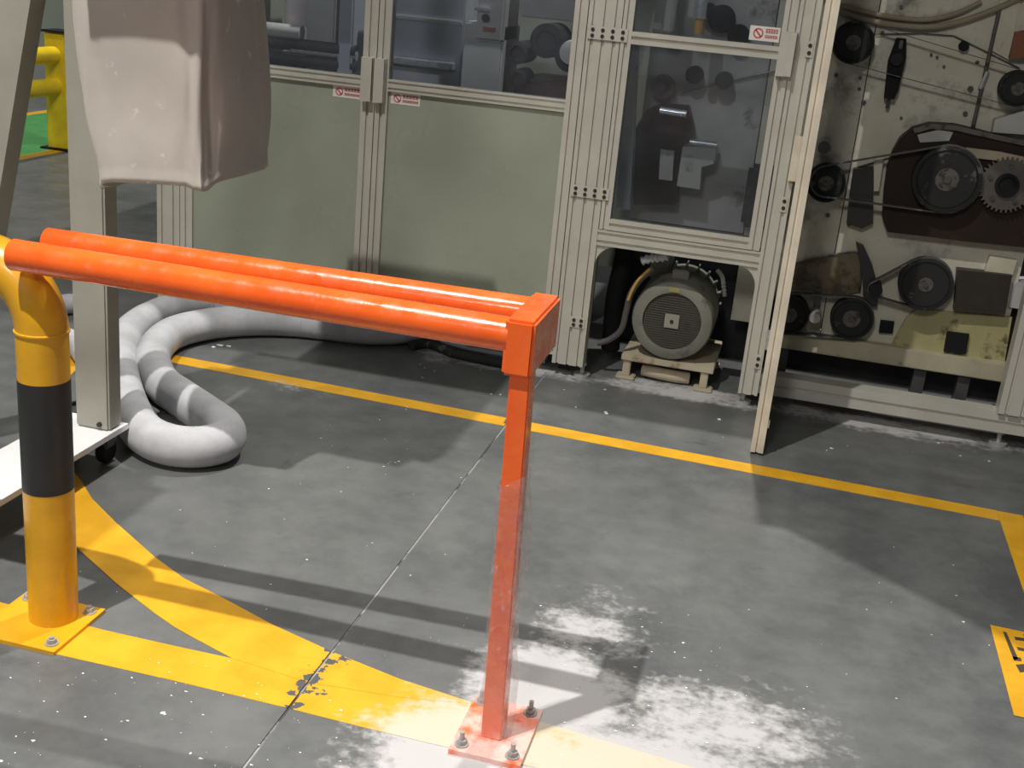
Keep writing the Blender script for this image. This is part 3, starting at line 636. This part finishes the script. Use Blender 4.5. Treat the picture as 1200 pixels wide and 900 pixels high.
c = at(668, 62, IY-.24); obj('grey_cap', B().lathe((c.x, IY-.24, c.z), (0, 1, 0), ((0, 0), (.05, .01), (.055, .05)), 20), M_lgrey, dk)
ow = thing('white_drum_machine', 'white drum and dark rollers of a machine behind the window beside the cloth bag', 'machine', (-2.4, IY, 0))
obj('body', B().box((-2.68, IY+.05, 0), (-2.17, IY+.4, 1.10), .02), M_charc, ow)
c = at(342, 8, IY); obj('white_drum', B().cyl((c.x, IY+.1, c.z-.09), (c.x, IY+.1, c.z+.5), .075, 28), mat('pale_pink_drum', (.74, .66, .66), .4), ow)
for (y, x0, x1, r, m) in ((34, 314, 356, .035, M_lgrey), (48, 312, 420, .03, M_charc), (57, 345, 420, .022, M_bstrip), (66, 312, 420, .025, M_charc)):
    e0, e1 = at(x0, y, IY), at(x1, y+.125*(x1-x0), IY); obj('roller', B().cyl((e0.x, IY-.02, e0.z), (e1.x, IY-.02, e0.z), r, 18), m, ow)
obj('grey_column', B().box((-2.42, IY, 0.9), (-2.27, IY+.3, 1.9), .01), M_lgrey, ow); obj('blue_column', B().box((-2.235, IY-.05, 0.9), (-2.16, IY+.2, 1.9), .01), M_blue, ow)

# ================================================================== MOTOR UNDER THE DOOR
MY = 4.80; MX, MZ, MR = at(787, 377, MY).x, at(787, 377, MY).z, 0.172
mo = thing('electric_motor', 'grey green electric motor with round fan grille under the windowed door', 'motor', (MX, 5.0, MZ-MR))
obj('fan_cowl', B().lathe((MX, MY, MZ), (0, 1, 0), ((0.122, .012), (0.122, 0.0), (MR-.03, 0.0), (MR-.008, .010), (MR, .035), (MR, .25), (MR-.006, .25), (MR-.006, .012)), 56), M_motor, mo)
obj('fan_disc', B().cyl((MX, MY+.09, MZ), (MX, MY+.11, MZ), .14, 40), M_motor, mo)
gb = B(); n = 24; rr = .124
for k in range(-n//2, n//2+1):
    t = k*.0102; L = math.sqrt(max(0, rr*rr-t*t))
    if L > .01: gb.box((MX+t-.0013, MY+.010, MZ-L), (MX+t+.0013, MY+.013, MZ+L)); gb.box((MX-L, MY+.008, MZ+t-.0013), (MX+L, MY+.011, MZ+t+.0013))
gr = obj('grille', gb, mat('grille_wire', (.13, .125, .10), .5), mo, smooth=0)
obj('centre_plate', B().box((MX-.030, MY+.002, MZ-.030), (MX+.030, MY+.008, MZ+.030), .002), mat('grille_plate', (.30, .29, .24), .5), gr); obj('centre_screw', B().cyl((MX, MY-.002, MZ), (MX, MY+.002, MZ), .008, 8), M_dark, gr)
mb = B().cyl((MX, MY+.25, MZ), (MX, MY+.44, MZ), MR-.018, 40)
for k in range(20):
    a = k*2*math.pi/20; cx, cz = MX+(MR-.012)*math.cos(a), MZ+(MR-.012)*math.sin(a)
    mb.box((cx-.010, MY+.25, cz-.003), (cx+.010, MY+.44, cz+.003), rot=Matrix.Rotation(-a, 3, 'Y'))
obj('finned_body', mb, M_motor, mo)
obj('lifting_lug', B().box((MX-.030, MY+.06, MZ+MR-.012), (MX+.038, MY+.13, MZ+MR+.035), .006), M_motor, mo)
obj('yellow_label', B().box((MX-.030, MY-.003, MZ+.126), (MX+.016, MY+.001, MZ+.144), .001), mat('yellow_label_paper', (.36, .32, .11), .5), mo)
obj('terminal_box', B().box((MX-.15, MY+.28, MZ+.10), (MX-.06, MY+.40, MZ+.20), .008), M_motor, mo)
sd = thing('motor_stand', 'worn cream stand with slender legs under the electric motor', 'stand', (MX, 4.95, 0))
topz = MZ-MR-.002
obj('stand_top', B().box((MX-.19, MY+.005, topz-.026), (MX+.20, MY+.44, topz), .003), M_wood, sd)
for x in (-.165, .165):
    for y in (MY+.03, MY+.39): obj('leg', B().box((MX+x-.016, y-.016, 0.012), (MX+x+.016, y+.016, topz-.026), .003), M_wood, sd); obj('foot_pad', B().box((MX+x-.04, y-.035, 0.0), (MX+x+.04, y+.035, .014), .004), M_wood, sd)
sp = tag(obj('sagging_pipe', B().tube(smooth_path([(MX-.10, MY+.07, .036), (MX-.04, MY+.06, .034), (MX+.04, MY+.06, .031), (MX+.10, MY+.07, .030)], 8), .027, 16), M_wood), 'thick cream pipe lying under the motor stand', 'pipe')
cd = smooth_path([at(x, y, 4.80) for x, y in ((700,402),(714,398),(728,386),(734,364),(739,345),(750,328),(766,314))], 8)
tag(obj('motor_cable', B().tube(cd, .013, 10), mat('ribbed_cable_grey', (.09, .085, .08), .5)), 'grey cable curving round the left of the electric motor', 'cable')
cd = smooth_path([at(x, y, 4.785) for x, y in ((736,352),(742,338),(750,326),(762,315))], 6)
tag(obj('ochre_wire', B().tube(cd, .006, 8), M_brass), 'thin ochre wire beside the motor cable', 'cable')
rg = smooth_path([at(x, y, 4.82) for x, y in ((752,306),(762,303),(772,302),(782,300))], 6)
tag(obj('white_wrap', B().tube(rg, .017, 10, radf=lambda i: .017+.004*math.sin(i*1.9)), mat('white_tape', (.74, .76, .82), .7)), 'white wrapped cable end above the electric motor', 'tape')
rg = smooth_path([at(x, y, 4.93) for x, y in ((840,316),(846,324),(848,336),(849,347))], 6)
tag(obj('foil_scrap', B().tube(rg, .009, 7, radf=lambda i: .006+.005*abs(math.sin(i*1.7))), mat('crumpled_foil', (.6, .6, .6), .3, .6)), 'crumpled silver scrap to the right of the electric motor', 'scrap')
tag(obj('black_hose_bundle', B().tube(smooth_path([(-.70, 5.05, .55), (-.68, 5.0, .48), (-.70, 5.02, .3), (-.70, 5.05, .1), (-.70, 5.06, .05)], 8), .042, 14), M_rub), 'thick black hose hanging behind the motor cable', 'hose')

# ================================================================== ORANGE GUARD RAIL
gx0, gx1 = -0.480, -0.430; gy0, gy1 = 2.160, 2.235
GH = 0.965; rz = 0.930
gr_ = thing('guard_rail', 'orange guard rail of two round bars on a bolted square post', 'guard rail', (-0.455, 2.2, 0))
pb = B(); zt = .90
pb._new([(x, y, z) for z, xa_, xb_ in ((.010, -.479, -.432), (zt, -.491, -.449)) for x, y in ((xa_, 2.160), (xb_, 2.160), (xb_, 2.210), (xa_, 2.210))], ((0,3,2,1),(4,5,6,7),(0,1,5,4),(1,2,6,5),(2,3,7,6),(3,0,4,7)))
bmesh.ops.bevel(pb.bm, geom=list(pb.bm.edges), offset=.003, segments=2, affect='EDGES')
post = obj('post', pb, M_orange, gr_, smooth=30)
obj('head_block', B().box((-0.506, 2.150, 0.850), (-0.446, 2.386, GH), .006), M_orange, gr_, smooth=30)
obj('front_bar', B().cyl((-1.612, 2.185, rz-.005), (-0.500, 2.185, rz-.005), .0345, 32), M_orange, gr_)
obj('rear_bar', B().cyl((-1.611, 2.305, rz), (-0.500, 2.345, rz), .0325, 32), M_orange, gr_)
bpz = 0.012; base = [fl(*p, bpz) for p in ((524,884),(613,897),(633,833),(551,826))]
bp = obj('base_plate', flat([(-0.532, 2.092), (-0.372, 2.092), (-0.372, 2.308), (-0.532, 2.308)], 0.0, bpz), M_orange, gr_, smooth=0)
def anchor(x, y, z, parent, h=.032):
    a = obj('anchor_bolt', B().cyl((x, y, z), (x, y, z+h), .0055, 10), M_steel, parent)
    obj('nut', B().cyl((x, y, z+.003), (x, y, z+.013), .011, 6), M_steel, a); obj('washer', B().cyl((x, y, z), (x, y, z+.003), .016, 18), M_steel, a)
for x, y in ((-.510, 2.118), (-.396, 2.118), (-.396, 2.285), (-.512, 2.285)): anchor(x, y, bpz, gr_)
# clear film wound round the lower post
fb = B(); nz_, ns = 60, 28; rings = []
for i in range(nz_+1):
    z = 0.016+(0.625-0.016)*i/nz_; ring = []
    for k in range(ns):
        t = k/ns*4; e = int(t); f_ = t-e; hx, hy = .0265, .028
        x, y = [(-hx+2*hx*f_, -hy), (hx, -hy+2*hy*f_), (hx-2*hx*f_, hy), (-hx, hy-2*hy*f_)][e]
        d = noise.noise(Vector((x*40, y*40, z*26)))*.0035+noise.noise(Vector((x*90, y*90+z*60, z*90)))*.0015
        fin = .014*max(0, (x-.01)/hx)*max(0, (y+.01)/hy)*(0.6+.5*math.sin(z*17))*(1 if z < .60 else .3)
        v = Vector((x, y, 0)); v += v.normalized()*(d+.0012); zz_ = z+(0.02*x/hx if i == nz_ else 0)
        ring.append(fb.bm.verts.new((-.4555-.0155*z+v.x+fin, 2.185+v.y, zz_)))
    rings.append(ring)
for i in range(nz_):
    for k in range(ns): fb.bm.faces.new((rings[i][k], rings[i][(k+1)%ns], rings[i+1][(k+1)%ns], rings[i+1][k]))
obj('plastic_film', fb, M_film, gr_, smooth=60, label='wrinkled clear plastic film round the lower post')

# ================================================================== YELLOW PIPE BOLLARD
bxx, byy, br = -1.592, 2.243, 0.0575
bo = thing('pipe_bollard', 'yellow pipe bollard with black band and bent top', 'bollard', (bxx, byy, 0))
zb0, zb1, zel = 0.356, 0.628, 0.742
obj('lower_pipe', B().cyl((bxx, byy, .006), (bxx, byy, zb0), br, 40), M_yellow, bo)
obj('black_band', B().cyl((bxx, byy, zb0), (bxx, byy, zb1), br+.0006, 40), M_black, bo)
up = obj('upper_pipe', B().cyl((bxx, byy, zb1), (bxx, byy, zel), br, 40), M_yellow, bo)
Re = .15; el = [(bxx-Re+Re*math.cos(a), byy, zel+Re*math.sin(a)) for a in [i*math.pi/2/16 for i in range(17)]]+[(bxx-Re-.9, byy, zel+Re)]
obj('bent_pipe', B().tube(el, br, 40), M_yellow, bo); obj('weld_bead', B().lathe((bxx, byy, zel-.004), (0, 0, 1), ((br-.002, 0), (br+.003, .002), (br+.003, .006), (br-.002, .008)), 40), M_yellow, bo)
obj('base_plate', flat([(-1.72, 2.105), (-1.498, 2.105), (-1.498, 2.318), (-1.72, 2.318)], 0.0, .010), M_yellow, bo, smooth=0)
for x, y in ((-1.524, 2.135), (-1.524, 2.290), (-1.695, 2.135), (-1.695, 2.290)): anchor(x, y, .010, bo, .018)

# ================================================================== DUST COLLECTOR FRAME AND CLOTH BAG
dc = thing('dust_collector_frame', 'warm grey dust collector frame on a white plate with casters', 'frame', (-2.05, 2.9, 0))
pz = 0.12
obj('base_strip', B().prism([(-2.17, 1.9), (-1.955, 1.9), (-1.955, 3.18), (-2.17, 3.18)], lambda u, v, w_: (u, v, w_), pz-.018, pz), M_white, dc, smooth=0)
obj('post', B().box((-2.085, 3.09, pz), (-1.968, 3.165, 2.1), .006), M_post, dc)
br_ = obj('leaning_post', B().prism([(-2.588, 0.0), (-2.468, 0.0), (-2.018, 1.90), (-2.138, 1.90)], lambda u, v, w_: (u, w_, v), 3.02, 3.09), M_post, dc, smooth=0)
obj('top_arm', B().box((-2.12, 3.09, 1.98), (-1.60, 3.165, 2.06), .004), M_post, dc)
obj('added_bag_shade', B().box((-1.955, 2.70, 1.71), (-1.33, 3.70, 1.97), .06), M_post, dc)  # unseen box, added to shade the bag's top and right side
obj('post_screw', B().cyl((-2.0, 3.083, pz+.02), (-2.0, 3.092, pz+.02), .008, 8), M_dark, dc)
for x, y in ((-2.0, 3.12), (-2.0, 2.0), (-2.13, 3.12), (-2.13, 2.0)):
    ca = obj('caster', B().box((x-.022, y-.03, .055), (x+.022, y+.02, pz-.018), .004), M_dsteel, dc)
    obj('wheel', B().lathe((x-.016, y, .042), (1, 0, 0), ((.012, 0), (.036, 0), (.041, .006), (.041, .026), (.036, .032), (.012, .032)), 24), M_rub, ca)
# boxy hanging cloth
bb = B(); nzb, nsb = 46, 96; cyx = 3.115; rings = []
for i in range(nzb+1):
    t = i/nzb; z = 0.955+t*(1.70-0.955)
    xl = -1.872-.085*math.sin(min(1, t/.75)*math.pi/2); xr = -1.542+.002*t-.012*t; yf = 2.895; yb = 3.33-.05*t
    cx, cy, hx, hy = (xl+xr)/2, (yf+yb)/2, (xr-xl)/2, (yb-yf)/2; ring = []
    for k in range(nsb):
        a = k*2*math.pi/nsb; ca, sa = math.cos(a), math.sin(a); e = 2/7.0
        x = math.copysign(abs(ca)**e, ca)*hx; y = math.copysign(abs(sa)**e, sa)*hy
        amp = (1-t)*.7+.3
        fold = amp*(.009*math.sin(a*9+1.3+t*1.5)+.022*noise.noise(Vector((ca*2.2, sa*2.2, t*2.0)))+.008*noise.noise(Vector((ca*6, sa*6, t*4))))
        v = Vector((x, y, 0)); v += v.normalized()*fold
        hem = .0035 if t < .035 else 0
        v += v.normalized()*hem
        zz_ = z+(.012*math.sin(a*3+.6)+.008*noise.noise(Vector((ca*3, sa*3, 7))))*(1-t)+(.02*(x/hx) if t < .5 else 0)*(1-t)
        ring.append(bb.bm.verts.new((cx+v.x, cy+v.y, zz_)))
    rings.append(ring)
for i in range(nzb):
    for k in range(nsb): bb.bm.faces.new((rings[i][k], rings[i][(k+1)%nsb], rings[i+1][(k+1)%nsb], rings[i+1][k]))
bag = tag(obj('filter_bag', bb, M_bag, smooth=60), 'dusty cream cloth filter bag hanging beside the warm grey post', 'bag')
sm = bag.modifiers.new('thickness', 'SOLIDIFY'); sm.thickness = .004; sm.offset = -1

# ================================================================== HOSES AND CABLES
def ribbed(name, px, r, label, grp=None, zf=None):
    pts = []
    for p in px:
        if len(p) == 3: v = Vector(p)
        else: v = fl(p[0], p[1], r)
        pts.append(v)
    pth = resample(smooth_path(pts, 12), .0045)
    ph = (0, .0022, .0022, 0)
    o = obj(name, B().tube(pth, r, 18, radf=lambda i: r-.002+(.0022 if i % 2 else 0)), M_hose, smooth=80)
    return tag(o, label, 'hose', grp)
HR = .068
ribbed('dust_hose', [(-1.40, 5.05, HR), (-1.55, 4.83, HR), (430,386), (350,377), (285,376), (232,382), (196,394), (179,418), (188,447), (214,467), (242,486), (263,503), (259,518), (229,524), (194,520), (167,505), (151,477), (141,440), (143,407), (160,382), (196,364), (240,354), (-2.36, 4.80, HR), (-2.15, 5.05, HR)], HR, 'thick grey ribbed hose looping out from under the machine front')
ribbed('dust_hose', [(122,357), (105,356), (84,356), (60,360), (52,376), (68,392), (86,401), (100,416)], .045, 'thin grey ribbed hose coiled behind the warm grey post')
tag(obj('black_cable', B().tube(smooth_path([fl(x, y, .022) for x, y in ((482,405),(492,403),(505,403),(530,413),(560,420),(600,428))]+[Vector((-.98, 4.66, .022))], 8), .022, 12), M_rubd), 'black cable on the floor in front of the machine foot, nearer the yellow line', 'cable')
tag(obj('grey_conduit', B().tube(smooth_path([fl(x, y, .026) for x, y in ((520,396),(545,403),(570,408),(600,413),(640,420))], 8), .026, 12), mat('pale_conduit', (.36, .37, .40), .4)), 'pale grey conduit lying against the machine foot', 'conduit')
tag(obj('power_cable', B().tube(smooth_path([fl(x, y, .008) for x, y in ((60,478),(80,474),(98,471),(110,478),(95,484),(75,486)) ], 6), .007, 8), M_rub), 'thin black power cable lying behind the white base plate', 'cable')

# ================================================================== FAR YELLOW RAILING
ry = thing('safety_railing', 'bright yellow two bar safety railing beside the green walkway', 'railing', (-5.5, 8.1, 0))
obj('post', B().box((-5.585, 8.03, 0), (-5.405, 8.20, .86), .01), M_rail, ry); obj('post_cap', B().box((-5.60, 8.01, .86), (-5.39, 8.22, .875)), M_rub, ry, smooth=0)
obj('base_plate', B().box((-5.62, 7.99, .0), (-5.37, 8.24, .015)), M_rub, ry, smooth=0)
for z in (.70, .47): obj('bar', B().cyl((-5.50, 3.6, z), (-5.50, 8.1, z), .062, 24), M_rail, ry)
obj('post', B().box((-5.585, 3.5, 0), (-5.405, 3.67, .86), .01), M_rail, ry)

# ================================================================== DEBRIS
fb = B(); rnd = random.Random(3)
def flake(x, y, s):
    if -2.2 < x < -1.55 and 3.05 < y < 4.4: return
    s *= rnd.choice((.6, .8, 1, 1, 1.5)); a = rnd.random()*6.28; k = rnd.uniform(.25, .9); n = 5
    top = [(x+s*math.cos(a+i*2*math.pi/n)*rnd.uniform(.5, 1.3), y+s*math.sin(a+i*2*math.pi/n)*k*rnd.uniform(.5, 1.3), min(.003, .001+s*.3)) for i in range(n)]
    bot = [(p[0], p[1], .0004) for p in top]
    fb._new(top+bot, [tuple(range(n))]+[(i, (i+1) % n, n+(i+1) % n, n+i) for i in range(n)])
for _ in range(90): p = fl(rnd.uniform(0, 420), rnd.uniform(770, 900)); flake(p.x, p.y, rnd.choice((.0012, .0015, .002, .002, .003, .004)))
for _ in range(30): p = fl(rnd.uniform(90, 600), rnd.uniform(560, 800)); flake(p.x, p.y, rnd.choice((.0015, .002, .003)))
for _ in range(28): p = fl(rnd.uniform(230, 480), rnd.uniform(470, 560)); flake(p.x, p.y, rnd.choice((.003, .004, .006)))
for _ in range(80): p = fl(rnd.gauss(690, 90), rnd.gauss(800, 55)); flake(p.x, p.y, rnd.choice((.0015, .002, .003, .004)))
for _ in range(18): p = fl(rnd.uniform(850, 1200), rnd.uniform(620, 900)); flake(p.x, p.y, rnd.choice((.002, .003)))
for _ in range(25): x = rnd.uniform(-1.6, 1.0); flake(x, rnd.uniform(4.3, 4.68), rnd.choice((.003, .005, .007)))
for (x, y) in ((250,407),(258,405),(268,406)): p = fl(x, y); flake(p.x, p.y, .014)
tag(obj('powder_flakes', fb, M_flake, smooth=0), 'small white flakes scattered over the concrete floor', 'debris', kind='stuff')
